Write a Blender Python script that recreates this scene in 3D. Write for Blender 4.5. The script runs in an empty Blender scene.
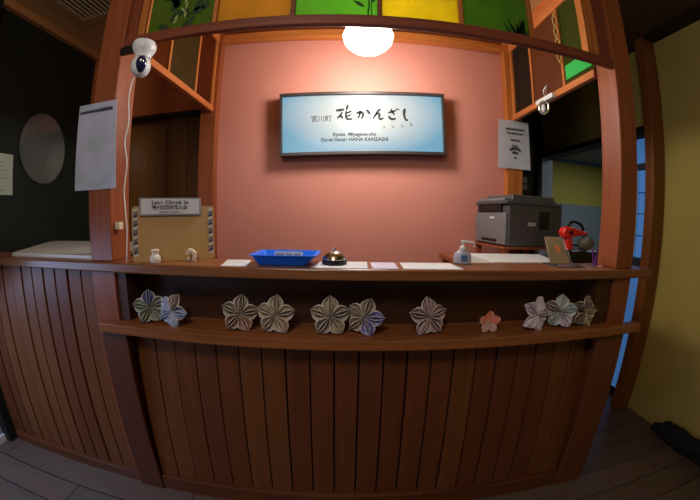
import bpy, bmesh, math, random
from mathutils import Vector, Matrix
random.seed(4)
K = 0.9; H0 = 1.3                        # survey units -> metres; camera height in survey units
sc = bpy.context.scene
COL = sc.collection
PI = math.pi
R = math.radians

# ------------------------------------------------------------------ materials
def srgb(r, g, b):
    f = lambda c: (c/255)/12.92 if c/255 <= .04045 else (((c/255)+.055)/1.055)**2.4
    return (f(r), f(g), f(b), 1)
MATS = {}
def mat(name, col, rough=.6, metal=0, emit=None, estr=0, trans=0, alpha=1, coat=0, spec=.5, ior=1.45, noise=0, nscale=8, bump=0):
    m = bpy.data.materials.new(name); m.use_nodes = True
    nt = m.node_tree; b = nt.nodes['Principled BSDF']
    b.inputs['Base Color'].default_value = col
    b.inputs['Roughness'].default_value = rough
    b.inputs['Metallic'].default_value = metal
    b.inputs['Transmission Weight'].default_value = trans
    b.inputs['Alpha'].default_value = alpha
    b.inputs['Coat Weight'].default_value = coat
    b.inputs['Specular IOR Level'].default_value = spec
    b.inputs['IOR'].default_value = ior
    if emit: b.inputs['Emission Color'].default_value = emit; b.inputs['Emission Strength'].default_value = estr
    if noise or bump:
        tc = nt.nodes.new('ShaderNodeTexCoord'); n = nt.nodes.new('ShaderNodeTexNoise')
        n.inputs['Scale'].default_value = nscale; n.inputs['Detail'].default_value = 6
        nt.links.new(tc.outputs['Object'], n.inputs['Vector'])
        if noise:
            mx = nt.nodes.new('ShaderNodeMix'); mx.data_type = 'RGBA'
            mx.inputs['A'].default_value = tuple(c*(1-noise) for c in col[:3])+(1,)
            mx.inputs['B'].default_value = tuple(min(1, c*(1+noise)) for c in col[:3])+(1,)
            nt.links.new(n.outputs['Fac'], mx.inputs['Factor']); nt.links.new(mx.outputs['Result'], b.inputs['Base Color'])
        if bump:
            bp = nt.nodes.new('ShaderNodeBump'); bp.inputs['Strength'].default_value = bump; bp.inputs['Distance'].default_value = .004
            nt.links.new(n.outputs['Fac'], bp.inputs['Height']); nt.links.new(bp.outputs['Normal'], b.inputs['Normal'])
    MATS[name] = m
    return m
def wood(name, c1, c2, rough=.4, axis='z', sc_=1.0, coat=.05, spec=.4):
    m = bpy.data.materials.new(name); m.use_nodes = True
    nt = m.node_tree; b = nt.nodes['Principled BSDF']
    tc = nt.nodes.new('ShaderNodeTexCoord'); mp = nt.nodes.new('ShaderNodeMapping')
    s = {'x': (1.2, 26, 26), 'y': (26, 1.2, 26), 'z': (26, 26, 1.2)}[axis]
    mp.inputs['Scale'].default_value = tuple(v*sc_ for v in s)
    n = nt.nodes.new('ShaderNodeTexNoise'); n.inputs['Scale'].default_value = 1.5; n.inputs['Detail'].default_value = 8; n.inputs['Distortion'].default_value = .6
    cr = nt.nodes.new('ShaderNodeValToRGB')
    cr.color_ramp.elements[0].position = .3; cr.color_ramp.elements[0].color = c1
    cr.color_ramp.elements[1].position = .72; cr.color_ramp.elements[1].color = c2
    nt.links.new(tc.outputs['Object'], mp.inputs['Vector']); nt.links.new(mp.outputs['Vector'], n.inputs['Vector'])
    nt.links.new(n.outputs['Fac'], cr.inputs['Fac']); nt.links.new(cr.outputs['Color'], b.inputs['Base Color'])
    bp = nt.nodes.new('ShaderNodeBump'); bp.inputs['Strength'].default_value = .15; bp.inputs['Distance'].default_value = .002
    nt.links.new(n.outputs['Fac'], bp.inputs['Height']); nt.links.new(bp.outputs['Normal'], b.inputs['Normal'])
    b.inputs['Roughness'].default_value = rough; b.inputs['Coat Weight'].default_value = coat; b.inputs['Coat Roughness'].default_value = .25
    b.inputs['Specular IOR Level'].default_value = spec
    return m
def glass_tint(name, col, tl=.55, clear_=0):
    """coloured art glass: lets lamp light through, diffuses some of it"""
    m = bpy.data.materials.new(name); m.use_nodes = True
    nt = m.node_tree; nt.nodes.remove(nt.nodes['Principled BSDF']); out = nt.nodes['Material Output']
    tl_ = nt.nodes.new('ShaderNodeBsdfTranslucent'); df = nt.nodes.new('ShaderNodeBsdfDiffuse'); gl = nt.nodes.new('ShaderNodeBsdfGlossy')
    tc = nt.nodes.new('ShaderNodeTexCoord'); n = nt.nodes.new('ShaderNodeTexNoise'); n.inputs['Scale'].default_value = 9; n.inputs['Detail'].default_value = 5
    mx = nt.nodes.new('ShaderNodeMix'); mx.data_type = 'RGBA'
    mx.inputs['A'].default_value = tuple(c*.75 for c in col[:3])+(1,); mx.inputs['B'].default_value = tuple(min(1, c*1.2) for c in col[:3])+(1,)
    nt.links.new(tc.outputs['Object'], n.inputs['Vector']); nt.links.new(n.outputs['Fac'], mx.inputs['Factor'])
    for s in (tl_, df): nt.links.new(mx.outputs['Result'], s.inputs['Color'])
    gl.inputs['Roughness'].default_value = .15
    a = nt.nodes.new('ShaderNodeMixShader'); a.inputs[0].default_value = tl
    nt.links.new(df.outputs[0], a.inputs[1]); nt.links.new(tl_.outputs[0], a.inputs[2])
    c = nt.nodes.new('ShaderNodeMixShader'); c.inputs[0].default_value = .04
    nt.links.new(a.outputs[0], c.inputs[1]); nt.links.new(gl.outputs[0], c.inputs[2]); tp = nt.nodes.new('ShaderNodeBsdfTransparent'); tp.inputs[0].default_value = tuple(min(1, v*1.6+.12) for v in col[:3])+(1,)
    d = nt.nodes.new('ShaderNodeMixShader'); d.inputs[0].default_value = clear_
    nt.links.new(c.outputs[0], d.inputs[1]); nt.links.new(tp.outputs[0], d.inputs[2]); nt.links.new(d.outputs[0] if clear_ else c.outputs[0], out.inputs[0])
    return m

# ------------------------------------------------------------------ mesh helpers (all coordinates in survey units)
def box(bm, x0, x1, y0, y1, z0, z1, bev=0):
    vs = [bm.verts.new((x, y, z)) for x in (x0, x1) for y in (y0, y1) for z in (z0, z1)]
    idx = [(0, 1, 3, 2), (4, 6, 7, 5), (0, 4, 5, 1), (2, 3, 7, 6), (0, 2, 6, 4), (1, 5, 7, 3)]
    fs = [bm.faces.new([vs[i] for i in f]) for f in idx]
    if bev:
        es = list({e for f in fs for e in f.edges})
        bmesh.ops.bevel(bm, geom=es, offset=bev, segments=2, affect='EDGES', profile=.6)
def hexa(bm, p):      # 8 points: bottom loop 4, top loop 4
    v = [bm.verts.new(q) for q in p]
    for f in [(0, 3, 2, 1), (4, 5, 6, 7), (0, 1, 5, 4), (1, 2, 6, 5), (2, 3, 7, 6), (3, 0, 4, 7)]: bm.faces.new([v[i] for i in f])
def prism(bm, pts, depth):   # planar polygon pts, extruded along vector depth
    d = Vector(depth); a = [bm.verts.new(p) for p in pts]; b = [bm.verts.new(Vector(p)+d) for p in pts]
    n = len(pts); bm.faces.new(a); bm.faces.new(b[::-1])
    for i in range(n): bm.faces.new((a[i], b[i], b[(i+1) % n], a[(i+1) % n]))
def lathe(bm, prof, c=(0, 0, 0), seg=32, sx=1, sy=1, M=None):
    rings = []
    for r, z in prof:
        ring = []
        for k in range(seg):
            a = 2*PI*k/seg; v = Vector((r*math.cos(a)*sx, r*math.sin(a)*sy, z))
            if M: v = M @ v
            ring.append(bm.verts.new(v+Vector(c)))
        rings.append(ring)
    for i in range(len(rings)-1):
        for k in range(seg):
            bm.faces.new((rings[i][k], rings[i][(k+1) % seg], rings[i+1][(k+1) % seg], rings[i+1][k]))
    if prof[0][0] > 1e-5: bm.faces.new(rings[0][::-1])
    if prof[-1][0] > 1e-5: bm.faces.new(rings[-1])
def ball(bm, c, rx, ry, rz, seg=24, M=None):
    n = seg//2
    lathe(bm, [(max(1e-6, math.sin(PI*i/n)), -math.cos(PI*i/n)) for i in range(n+1)], (0, 0, 0), seg, M=None) if False else None
    res = bmesh.ops.create_uvsphere(bm, u_segments=seg, v_segments=n, radius=1)
    T = Matrix.Translation(c) @ (M.to_4x4() if M else Matrix()) @ Matrix.Diagonal((rx, ry, rz, 1))
    bmesh.ops.transform(bm, matrix=T, verts=res['verts'])
def tube(bm, pts, r, seg=10):
    pts = [Vector(p) for p in pts]; rings = []
    rr = r if isinstance(r, (list, tuple)) else [r]*len(pts)
    up = None
    for i, p in enumerate(pts):
        t = (pts[min(i+1, len(pts)-1)]-pts[max(i-1, 0)]).normalized()
        if up is None: up = Vector((0, 0, 1)) if abs(t.z) < .9 else Vector((1, 0, 0))
        a = t.cross(up).normalized(); b = a.cross(t).normalized(); up = b
        rings.append([bm.verts.new(p+(a*math.cos(2*PI*k/seg)+b*math.sin(2*PI*k/seg))*rr[i]) for k in range(seg)])
    for i in range(len(rings)-1):
        for k in range(seg): bm.faces.new((rings[i][k], rings[i][(k+1) % seg], rings[i+1][(k+1) % seg], rings[i+1][k]))
    bm.faces.new(rings[0][::-1]); bm.faces.new(rings[-1])
def smooth_path(pts, n=8):
    out = []; P = [Vector(p) for p in pts]
    for i in range(len(P)-1):
        a, b, c, d = P[max(i-1, 0)], P[i], P[i+1], P[min(i+2, len(P)-1)]
        for k in range(n):
            t = k/n
            out.append(.5*((2*b)+(c-a)*t+(2*a-5*b+4*c-d)*t*t+(3*b-a-3*c+d)*t**3))
    return out+[P[-1]]
BASE = {}
def base_of(bm):
    xs = [v.co for v in bm.verts]
    mn = [min(v[i] for v in xs) for i in range(3)]; mx = [max(v[i] for v in xs) for i in range(3)]
    return Vector(((mn[0]+mx[0])/2, (mn[1]+mx[1])/2, mn[2]))
def W(p): return Vector((p[0]*K, p[1]*K, (p[2]+H0)*K))
def obj(name, bm, m, parent=None, smooth=False, bev=0):
    bmesh.ops.recalc_face_normals(bm, faces=bm.faces)
    if parent is None: b = base_of(bm)
    else: b = BASE[parent.name]
    for v in bm.verts: v.co = (v.co-b)*K
    me = bpy.data.meshes.new(name); bm.to_mesh(me); bm.free()
    if smooth:
        for p in me.polygons: p.use_smooth = True
        me.set_sharp_from_angle(angle=R(38))
    o = bpy.data.objects.new(name, me); COL.objects.link(o)
    for mm in (m if isinstance(m, (list, tuple)) else [m]): me.materials.append(mm)
    if parent is None: o.location = W(b)
    else: o.parent = parent
    BASE[o.name] = b
    if bev:
        md = o.modifiers.new('bevel', 'BEVEL'); md.width = bev*K; md.segments = 2; md.limit_method = 'ANGLE'; md.angle_limit = R(40)
    return o
def tag(o, label=None, cat=None, group=None, kind=None):
    if label: o['label'] = label
    if cat: o['category'] = cat
    if group: o['group'] = group
    if kind: o['kind'] = kind
    return o
def thing(name, base, label, cat, group=None):
    o = bpy.data.objects.new(name, None); COL.objects.link(o); o.location = W(base); o.empty_display_size = .05
    BASE[o.name] = Vector(base); tag(o, label, cat, group); return o
def bx(*a, **k):
    bm = bmesh.new(); box(bm, *a, **k); return bm
def struct(name, bm, m, parent=None, **k):
    o = obj(name, bm, m, parent, **k)
    if parent is None: o['kind'] = 'structure'
    return o
def text_bm(bm, s, size, M, bold=0, depth=.0012, shear=0, align='CENTER', space=1):
    """lettering as mesh; M maps text xy (survey units) into the scene"""
    cu = bpy.data.curves.new('t', 'FONT'); cu.body = s; cu.size = size; cu.align_x = align; cu.align_y = 'CENTER'
    cu.offset = bold; cu.extrude = depth/2; cu.shear = shear; cu.space_character = space
    ob = bpy.data.objects.new('t', cu); COL.objects.link(ob); bpy.context.view_layer.update()
    me = bpy.data.meshes.new_from_object(ob.evaluated_get(bpy.context.evaluated_depsgraph_get()))
    me.transform(M); bm.from_mesh(me)
    bpy.data.objects.remove(ob); bpy.data.curves.remove(cu); bpy.data.meshes.remove(me)
def frame_M(o, ex, ey):
    ex = Vector(ex).normalized(); ey = Vector(ey).normalized(); ez = ex.cross(ey)
    M = Matrix.Identity(4)
    for i in range(3): M[i][0], M[i][1], M[i][2], M[i][3] = ex[i], ey[i], ez[i], o[i]
    return M

# ------------------------------------------------------------------ palette
w_front = wood('counter_boards', srgb(104, 56, 30), srgb(122, 70, 38), .45)
w_front2 = wood('counter_boards_b', srgb(110, 62, 30), srgb(126, 76, 40), .45)
w_front3 = wood('counter_boards_c', srgb(100, 52, 29), srgb(118, 65, 37), .45)
w_frontx = wood('counter_rails', srgb(84, 45, 24), srgb(118, 66, 36), .38, 'x')
w_cover = wood('cover_wood', srgb(84, 42, 24), srgb(98, 52, 30), .5)
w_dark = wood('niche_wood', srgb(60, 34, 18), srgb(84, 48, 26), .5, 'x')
w_top = wood('worktop_wood', srgb(118, 72, 44), srgb(150, 98, 62), .28, 'x')
w_shelf = wood('shelf_wood', srgb(132, 78, 42), srgb(165, 102, 58), .3, 'x')
w_post = wood('post_wood', srgb(134, 68, 38), srgb(156, 86, 50), .38)
w_lintel = wood('lintel_wood', srgb(110, 54, 38), srgb(135, 72, 50), .4, 'x')
w_oran_z = wood('frame_wood_upright', srgb(165, 92, 40), srgb(195, 120, 60), .4)
w_oran_x = wood('frame_wood_cross', srgb(165, 92, 40), srgb(195, 120, 60), .4, 'x')
w_oran_y = wood('frame_wood_side', srgb(180, 98, 48), srgb(205, 125, 70), .4, 'y')
w_panel = wood('header_wood', srgb(180, 92, 50), srgb(200, 112, 66), .45, 'x')
w_cup = wood('cupboard_wood', srgb(112, 70, 32), srgb(136, 90, 44), .45, 'z', .4)
w_desk = wood('desk_wood', srgb(130, 68, 40), srgb(160, 90, 56), .4, 'x')
w_col = wood('column_wood', srgb(112, 62, 24), srgb(138, 80, 34), .45)
pink = mat('pink_plaster', srgb(205, 134, 122), .85, noise=.06, nscale=5, bump=.15)
yell = mat('yellow_plaster', srgb(176, 156, 82), .85, noise=.14, nscale=2.2, bump=.15)
yell2 = mat('ochre_plaster', srgb(182, 160, 70), .85, noise=.06)
black_w = mat('black_wall', srgb(34, 37, 34), .55, noise=.2, nscale=3, spec=.25)
greyblue = mat('greyblue_wall', srgb(128, 134, 132), .8)
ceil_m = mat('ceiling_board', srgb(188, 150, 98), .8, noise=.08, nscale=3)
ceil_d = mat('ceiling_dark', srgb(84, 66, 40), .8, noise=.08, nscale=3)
white_p = mat('white_paper', srgb(212, 214, 224), .8)
white_pl = mat('white_plastic', srgb(225, 228, 232), .35)
white_ds = mat('white_laminate', srgb(215, 214, 212), .3)
ink = mat('black_ink', srgb(18, 18, 20), .7)
grey_ink = mat('grey_ink', srgb(95, 95, 105), .7)
black_pl = mat('black_plastic', srgb(22, 22, 25), .35)
chrome = mat('chrome', srgb(215, 215, 215), .12, metal=1)
steel = mat('grey_steel', srgb(150, 152, 155), .35, metal=.8)
darkline = mat('dark_groove', srgb(40, 20, 12), .6)
clear = mat('clear_acrylic', srgb(240, 242, 255), .05, trans=.96, ior=1.3)

# ------------------------------------------------------------------ room shell
XL, XR, YB, ZC, YN = -2.05, 2.10, 1.96, 1.33, -2.2
def floor_mat():
    m = bpy.data.materials.new('dark_plank_floor'); m.use_nodes = True; nt = m.node_tree; b = nt.nodes['Principled BSDF']
    tc = nt.nodes.new('ShaderNodeTexCoord'); br = nt.nodes.new('ShaderNodeTexBrick')
    br.inputs['Scale'].default_value = 1; br.inputs['Brick Width'].default_value = 1.1; br.inputs['Row Height'].default_value = .13
    br.inputs['Mortar Size'].default_value = .003; br.inputs['Color1'].default_value = srgb(110, 92, 80); br.inputs['Color2'].default_value = srgb(128, 108, 94); br.inputs['Mortar'].default_value = srgb(40, 32, 28)
    n = nt.nodes.new('ShaderNodeTexNoise'); mp = nt.nodes.new('ShaderNodeMapping'); mp.inputs['Scale'].default_value = (1.5, 22, 1)
    n.inputs['Scale'].default_value = 2; n.inputs['Detail'].default_value = 7
    mx = nt.nodes.new('ShaderNodeMix'); mx.data_type = 'RGBA'; mx.blend_type = 'MULTIPLY'; mx.inputs['Factor'].default_value = .6
    nt.links.new(tc.outputs['Object'], br.inputs['Vector']); nt.links.new(tc.outputs['Object'], mp.inputs['Vector']); nt.links.new(mp.outputs['Vector'], n.inputs['Vector'])
    nt.links.new(br.outputs['Color'], mx.inputs['A']); nt.links.new(n.outputs['Color'], mx.inputs['B']); nt.links.new(mx.outputs['Result'], b.inputs['Base Color'])
    b.inputs['Roughness'].default_value = .35
    return m
struct('floor', bx(XL-.1, 4.4, YN, 4.5, -1.34, -1.30), floor_mat())
bm = bx(XL-.1, XR+.15, YN, 1.0, ZC, ZC+.04)
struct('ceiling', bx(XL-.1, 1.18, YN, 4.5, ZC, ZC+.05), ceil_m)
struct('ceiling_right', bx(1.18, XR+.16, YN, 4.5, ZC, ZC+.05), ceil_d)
bm.free()
struct('wall_left', bx(XL-.1, XL, 1.06, 4.5, -1.3, ZC), black_w)
struct('wall_back', bx(-1.0, 1.19, YB, YB+.08, -1.3, ZC), pink)
# wood wall with the cupboard recess, left of the booth
struct('wall_back_left', bx(XL, -1.0, YB, YB+.06, .735, ZC), w_panel)
struct('trim_1', bx(XL, -1.0, YB-.012, YB+.07, .715, .735), darkline)
bm = bmesh.new()
for k in range(6):
    x0 = XL+.01+k*.174; box(bm, x0, x0+.170, 2.07, 2.10, -1.3, .80)
box(bm, XL, -1.0, YB+.07, 2.10, .80, .83)
struct('wall_recess', bm, w_cup, bev=.003)
struct('wall_recess_side', bx(-1.04, -1.0, YB+.061, 2.07, -1.3, .80), w_cup)
# left jamb and door toward the viewer
struct('trim_2', bx(XL-.06, XL+.055, .955, 1.055, -1.3, ZC), black_w, bev=.004)
struct('wall_left_near', bx(XL-.1, XL-.01, YN, .955, -1.3, ZC), mat('pale_grey_wall', srgb(150, 158, 170), .6))
struct('baseboard_left', bx(XL-.01, XL+.012, YN, .955, -1.3, -1.25), white_pl, bev=.004)
struct('trim_3', bx(XL, XL+.05, 1.06, YB, ZC-.055, ZC), wood('trim_wood', srgb(165, 112, 62), srgb(185, 132, 80), .5, 'y'), bev=.004)
# right wall : near part, over-door part, far part
bm = bmesh.new(); box(bm, XR, XR+.13, YN, 1.53, -1.3, ZC); struct('wall_right', bm, yell)
struct('wall_right_upper', bx(XR+.005, XR+.13, 1.53, 2.94, .74, ZC), yell)
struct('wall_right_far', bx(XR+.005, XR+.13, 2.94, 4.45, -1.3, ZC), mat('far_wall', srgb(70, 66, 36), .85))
struct('wall_front', bx(XL-.1, XR+.16, YN-.06, YN, -1.3, ZC), mat('rear_room_wall', srgb(150, 140, 120), .8))
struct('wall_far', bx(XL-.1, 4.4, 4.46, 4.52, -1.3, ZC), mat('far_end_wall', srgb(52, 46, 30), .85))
struct('trim_4', bx(XR-.015, XR+.14, 1.53, 2.95, .70, .74), darkline)
struct('trim_5', bx(XR-.005, XR+.135, 2.94, 3.02, -1.3, .70), mat('pale_jamb', srgb(176, 178, 176), .5))
struct('trim_6', bx(XR-.13, XR-.001, 1.46, 1.53, -1.3, ZC-.001), w_col, bev=.005)
struct('trim_7', bx(XR-.12, XR-.001, YN, 1.455, ZC-.02, ZC-.001), darkline)
# neighbouring room seen through the opening
struct('wall_side_room', bx(XR+.14, 4.4, 4.2, 4.26, .32, 1.02), yell2)
struct('wall_side_room_lower', bx(XR+.14, 4.4, 4.18, 4.26, -1.3, .32), greyblue)
struct('trim_8', bx(XR+.14, 4.4, 4.15, 4.18, .985, 1.02), mat('blue_cornice', srgb(90, 120, 160), .5))
struct('ceiling_side_room', bx(XR+.14, 4.4, 1.2, 4.26, 1.02, 1.06), greyblue)
struct('wall_side_room_right', bx(4.36, 4.4, 1.2, 4.2, -1.3, 1.02), greyblue)
struct('wall_side_room_near', bx(XR+.14, 4.36, 1.2, 1.26, -1.3, 1.02), greyblue)

# lattice glass door, daylit frosted panes
dr = bpy.data.objects.new('door_1', None); COL.objects.link(dr); dr.location = W((2.15, 1.75, -1.3)); BASE['door_1'] = Vector((2.15, 1.75, -1.3)); dr['kind'] = 'structure'
pane = mat('daylit_frosted_glass', srgb(90, 130, 190), .3, emit=srgb(74, 128, 196), estr=.30)
obj('pane', bx(2.148, 2.154, 1.57, 1.93, -1.27, .69), pane, dr)
bm = bmesh.new()
box(bm, 2.13, 2.17, 1.54, 1.575, -1.3, .70); box(bm, 2.13, 2.17, 1.90, 1.94, -1.3, .70)
box(bm, 2.131, 2.169, 1.575, 1.90, .43, .48); box(bm, 2.131, 2.169, 1.575, 1.90, -.28, -.21); box(bm, 2.131, 2.169, 1.575, 1.90, .665, .70); box(bm, 2.131, 2.169, 1.575, 1.90, -1.3, -1.25)
obj('frame', bm, mat('door_frame_dark', srgb(50, 56, 70), .5), dr)
bm = bmesh.new()
box(bm, 2.138, 2.147, 1.638, 1.645, -.21, .43); box(bm, 2.138, 2.147, 1.78, 1.787, -.21, .43)
for z in (-.05, .11, .265): box(bm, 2.139, 2.1465, 1.575, 1.90, z-.003, z+.003)
obj('muntins', bm, mat('muntin_dark', srgb(35, 60, 100), .5), dr)
obj('stile', bx(2.125, 2.1295, 1.715, 1.735, -.2, .43), mat('pale_stile', srgb(170, 190, 215), .5), dr)

# ceiling air grille
g = thing('ceiling_air_grille', (-1.49, 1.2, ZC-.03), 'slatted air conditioner grille set in the ceiling above the black wall', 'air grille')
bm = bmesh.new()
for a in ((-1.76, -1.735, .9, 1.50), (-1.245, -1.22, .9, 1.50), (-1.735, -1.245, .9, .925), (-1.735, -1.245, 1.475, 1.50)): box(bm, a[0], a[1], a[2], a[3], ZC-.03, ZC)
obj('frame', bm, mat('grille_frame', srgb(165, 135, 95), .5), g)
bm = bmesh.new()
for k in range(14):
    x = -1.728+k*.0350; box(bm, x, x+.013, .925, 1.475, ZC-.026, ZC-.018)
obj('slats', bm, mat('grille_slat', srgb(190, 172, 140), .5), g)
obj('backing', bx(-1.735, -1.245, .925, 1.475, ZC-.006, ZC-.002), mat('grille_dark', srgb(18, 16, 14), .8), g)

# ------------------------------------------------------------------ booth frame
f = thing('reception_booth_frame', (.11, 1.05, -1.3), 'dark reddish timber booth frame with posts and coloured glass panels above the counter', 'booth frame')
YP0, YP1 = 1.0, 1.115
for nm, x0, x1 in (('left', -1.03, -.91), ('right', 1.131, 1.236)):
    obj('post', bx(x0, x1, YP0, YP1, -.1735, ZC-.001), w_post, f, bev=.004)
    obj('post_foot', bx(x0, x1, YP0, YP1, -1.3, -.2135), w_post, f)
for x0, x1 in ((-.99, -.875), (1.078, 1.195)):
    obj('rear_post', bx(x0, x1, 1.90, 1.958, -1.3, ZC-.001), w_post if x0 < 0 else w_oran_z, f, bev=.003)
# beam caps on lintel ends, lintel
obj('lintel', bx(-.91, 1.131, YP0+.001, YP0+.026, .689, .731), w_lintel, f, bev=.004)
obj('top_rail', bx(-.91, 1.131, 1.02, 1.06, 1.26, ZC-.001), w_oran_x, f)
obj('rear_top_rail', bx(-.875, 1.078, 1.90, 1.958, 1.207, 1.262), w_oran_x, f, bev=.003)
obj('rear_top_lining', bx(-.875, 1.078, 1.93, 1.958, 1.262, ZC-.001), w_lintel, f)
# corner mullions next to posts
for x0, x1, mm in ((-.91, -.868, w_lintel), (-.862, -.83, w_oran_z), (1.005, 1.035, w_oran_z), (1.047, 1.068, w_oran_z), (1.075, 1.131, w_lintel)):
    obj('mullion', bx(x0, x1, 1.02, 1.06, .728, 1.26), mm, f, bev=.002)
FX = [-.83, -.517, -.212, .107, .418, .723, 1.005]
for i, x in enumerate(FX[1:-1]):
    obj('mullion', bx(x-.008, x+.008, 1.02, 1.055, .728, 1.26), (w_oran_z, w_lintel, w_lintel, w_oran_z, w_oran_z)[i], f, bev=.002)
gl_green_d = glass_tint('green_glass_dark', srgb(104, 132, 44)); gl_green = glass_tint('green_glass', srgb(128, 192, 74)); gl_yel = glass_tint('amber_glass', srgb(205, 160, 60)); gl_yel2 = glass_tint('yellow_glass', srgb(222, 205, 50))
gl_green2 = glass_tint('green_glass_mid', srgb(98, 142, 50))
leafy = mat('printed_leaf_dark', srgb(26, 60, 24), .6); leafy2 = mat('printed_leaf_pale', srgb(150, 160, 95), .6)
def leaf_poly(bm, x, z, ang, L, w, y, th=.001):
    d = Vector((math.cos(ang), 0, math.sin(ang))); n = Vector((-math.sin(ang), 0, math.cos(ang)))
    pts = []
    for t, s in ((0, .15), (.25, .8), (.5, 1), (.75, .7), (1, 0), (.75, -.7), (.5, -1), (.25, -.8), (0, -.15)):
        p = Vector((x, y, z))+d*L*t+n*w*s; pts.append(p)
    prism(bm, pts, (0, -th, 0))
for i, mm in enumerate((gl_green_d, gl_yel, gl_green, gl_yel2, gl_green2)):
    o = obj('glass_panel', bx(FX[i]+.008, FX[i+1]-.008, 1.036, 1.041, .728, 1.26), mm, f)
    tag(o, ('dark green glass panel with printed leaves', 'amber glass panel', 'bright green glass panel', 'yellow glass panel', 'green glass panel with printed grass')[i])
    if i in (0, 2, 4):
        bm = bmesh.new(); bm2 = bmesh.new(); yy = 1.035
        if i == 0:
            for k in range(26):
                a = R(random.uniform(20, 160)); x = random.uniform(-.74, -.57); z = random.uniform(.73, 1.0)
                leaf_poly(bm, x, z, a, random.uniform(.05, .09), .017, yy)
            for k in range(14):
                leaf_poly(bm2, -.70+k*.009+random.uniform(-.02, .02), .74+k*.02+random.uniform(-.01, .02), R(random.uniform(40, 140)), .035, .006, yy-.0015)
        elif i == 2:
            tube(bm, [(.062, yy, .732), (.068, yy, .80), (.066, yy, .90), (.06, yy, 1.0)], .003, 6)
            tube(bm, [(.080, yy, .732), (.076, yy, .80), (.084, yy, .90)], .002, 6)
            for k in range(14): leaf_poly(bm, .068+random.uniform(-.03, .03), .79+k*.02, R(random.choice((30, 150, 60, 110))+random.uniform(-15, 15)), .05, .008, yy)
        else:
            for k in range(26):
                leaf_poly(bm, random.uniform(.62, .705), .729, R(random.uniform(60, 125)), random.uniform(.03, .11), .004, yy)
        obj('leaf_print', bm, leafy, o)
        if len(bm2.verts): obj('pale_leaf_print', bm2, leafy2, o)
        else: bm2.free()
# side frames : bottom rail, top rail, uprights and glass
sidecols = {-1: [glass_tint('side_glass_rust', srgb(150, 80, 40), .55, .5), glass_tint('side_glass_olive', srgb(112, 92, 52), .55, .4), glass_tint('side_glass_rust_b', srgb(140, 70, 38), .55, .5)],
            1: [glass_tint('side_glass_moss', srgb(62, 72, 24), .3), glass_tint('side_glass_maroon', srgb(110, 62, 40), .3), glass_tint('side_glass_black', srgb(42, 36, 30), .3)]}
for s, x0, x1 in ((-1, -.925, -.895), (1, 1.115, 1.145)):
    obj('side_rail', bx(x0, x1, YP1+.001, 1.899, .690, .728), w_oran_y, f, bev=.003)
    obj('side_top_rail', bx(x0, x1, YP1+.001, 1.899, 1.20, 1.27), w_oran_y, f, bev=.003)
    obj('side_top_lining', bx(x0+.005, x1-.005, YP1+.001, 1.899, 1.27, ZC-.001), w_panel, f)
    ys = [YP1, 1.345, 1.645, 1.87]
    for y in ys[1:]:
        obj('side_upright', bx(x0+.004, x1-.004, y-.009 if y < 1.8 else y, y+.009 if y < 1.8 else 1.899, .728, 1.20), w_oran_z, f, bev=.002)
    for i in range(3):
        xm = (x0+x1)/2; o = obj('side_glass_panel', bx(xm-.003, xm+.003, ys[i]+.002, ys[i+1]-.009, .728, 1.20), sidecols[s][i], f)
        if s == 1 and i == 0:
            gb = mat('emerald_glass', srgb(40, 190, 90), .3, emit=srgb(30, 160, 70), estr=.0)
            obj('green_band', bx(xm-.008, xm-.004, 1.13, 1.325, .755, .835), gb, o)

# ------------------------------------------------------------------ counter
c = thing('reception_counter', (-.4, 1.1, -1.3), 'brown wooden reception counter with vertical boards and a long display niche', 'counter')
def slanted_boards(bm, x0, n, pitch, zb, zt, yb, yt, w, th, alt=.012):
    for k in range(n):
        xa = x0+k*pitch; off = 0 if k % 2 else alt
        xb = xa+w
        hexa(bm, [(xa, yb+off, zb), (xb, yb+off, zb), (xb, yb+off+th, zb), (xa, yb+off+th, zb), (xa, yt+off, zt), (xb, yt+off, zt), (xb, yt+off+th, zt), (xa, yt+off+th, zt)])
def board_run(xa, xb, n, zb, zt, yb, yt, name, gap=.007):
    p = (xb-xa)/n; bm = bmesh.new()
    for k in range(n):
        u0 = xa+k*p; u1 = u0+p
        # vertical boards with open grooves; each board is slightly turned and alternately proud
        jit = random.uniform(.002, .009)
        a, b, o_ = u0+gap/2, u1-gap/2, (0 if k % 2 == 0 else .003)
        a = max(a, xa); b = min(b, xb); nf = len(bm.faces)
        hexa(bm, [(a, yb+o_, zb), (b, yb+o_+jit, zb), (b, yb+.024+o_*.5, zb), (a, yb+.024+o_*.5, zb), (a, yt+o_, zt), (b, yt+o_+jit, zt), (b, yt+.024+o_*.5, zt), (a, yt+.024+o_*.5, zt)])
        bm.faces.ensure_lookup_table(); mi = random.choice((0, 1, 2))
        for fc in bm.faces[nf:]: fc.material_index = mi
    nf = len(bm.faces); hexa(bm, [(xa, yb+.034, zb), (xb, yb+.034, zb), (xb, yb+.037, zb), (xa, yb+.037, zb), (xa, yt+.034, zt), (xb, yt+.034, zt), (xb, yt+.037, zt), (xa, yt+.037, zt)])
    bm.faces.ensure_lookup_table()
    for fc in bm.faces[nf:]: fc.material_index = 3
    return obj(name, bm, [w_front, w_front2, w_front3, darkline], c, bev=.0032)
board_run(-.872, 1.075, 21, -1.21, -.467, 1.006, 1.045, 'front_boards')
board_run(-1.985, -1.031, 11, -1.24, -.215, 1.012, 1.012, 'side_boards', .018)
obj('base_rail', bx(-.872, 1.075, .992, 1.05, -1.3, -1.21), w_frontx, c, bev=.004)
obj('side_base_rail', bx(-1.985, -1.031, 1.0, 1.05, -1.3, -1.24), w_frontx, c, bev=.004)
obj('end_strip', bx(-2.045, -1.985, 1.012, 1.05, -1.3, -.215), w_front, c, bev=.003)
obj('post_cover', bx(-1.005, -.873, .985, .999, -1.3, -.467), w_cover, c, bev=.002)
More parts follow.
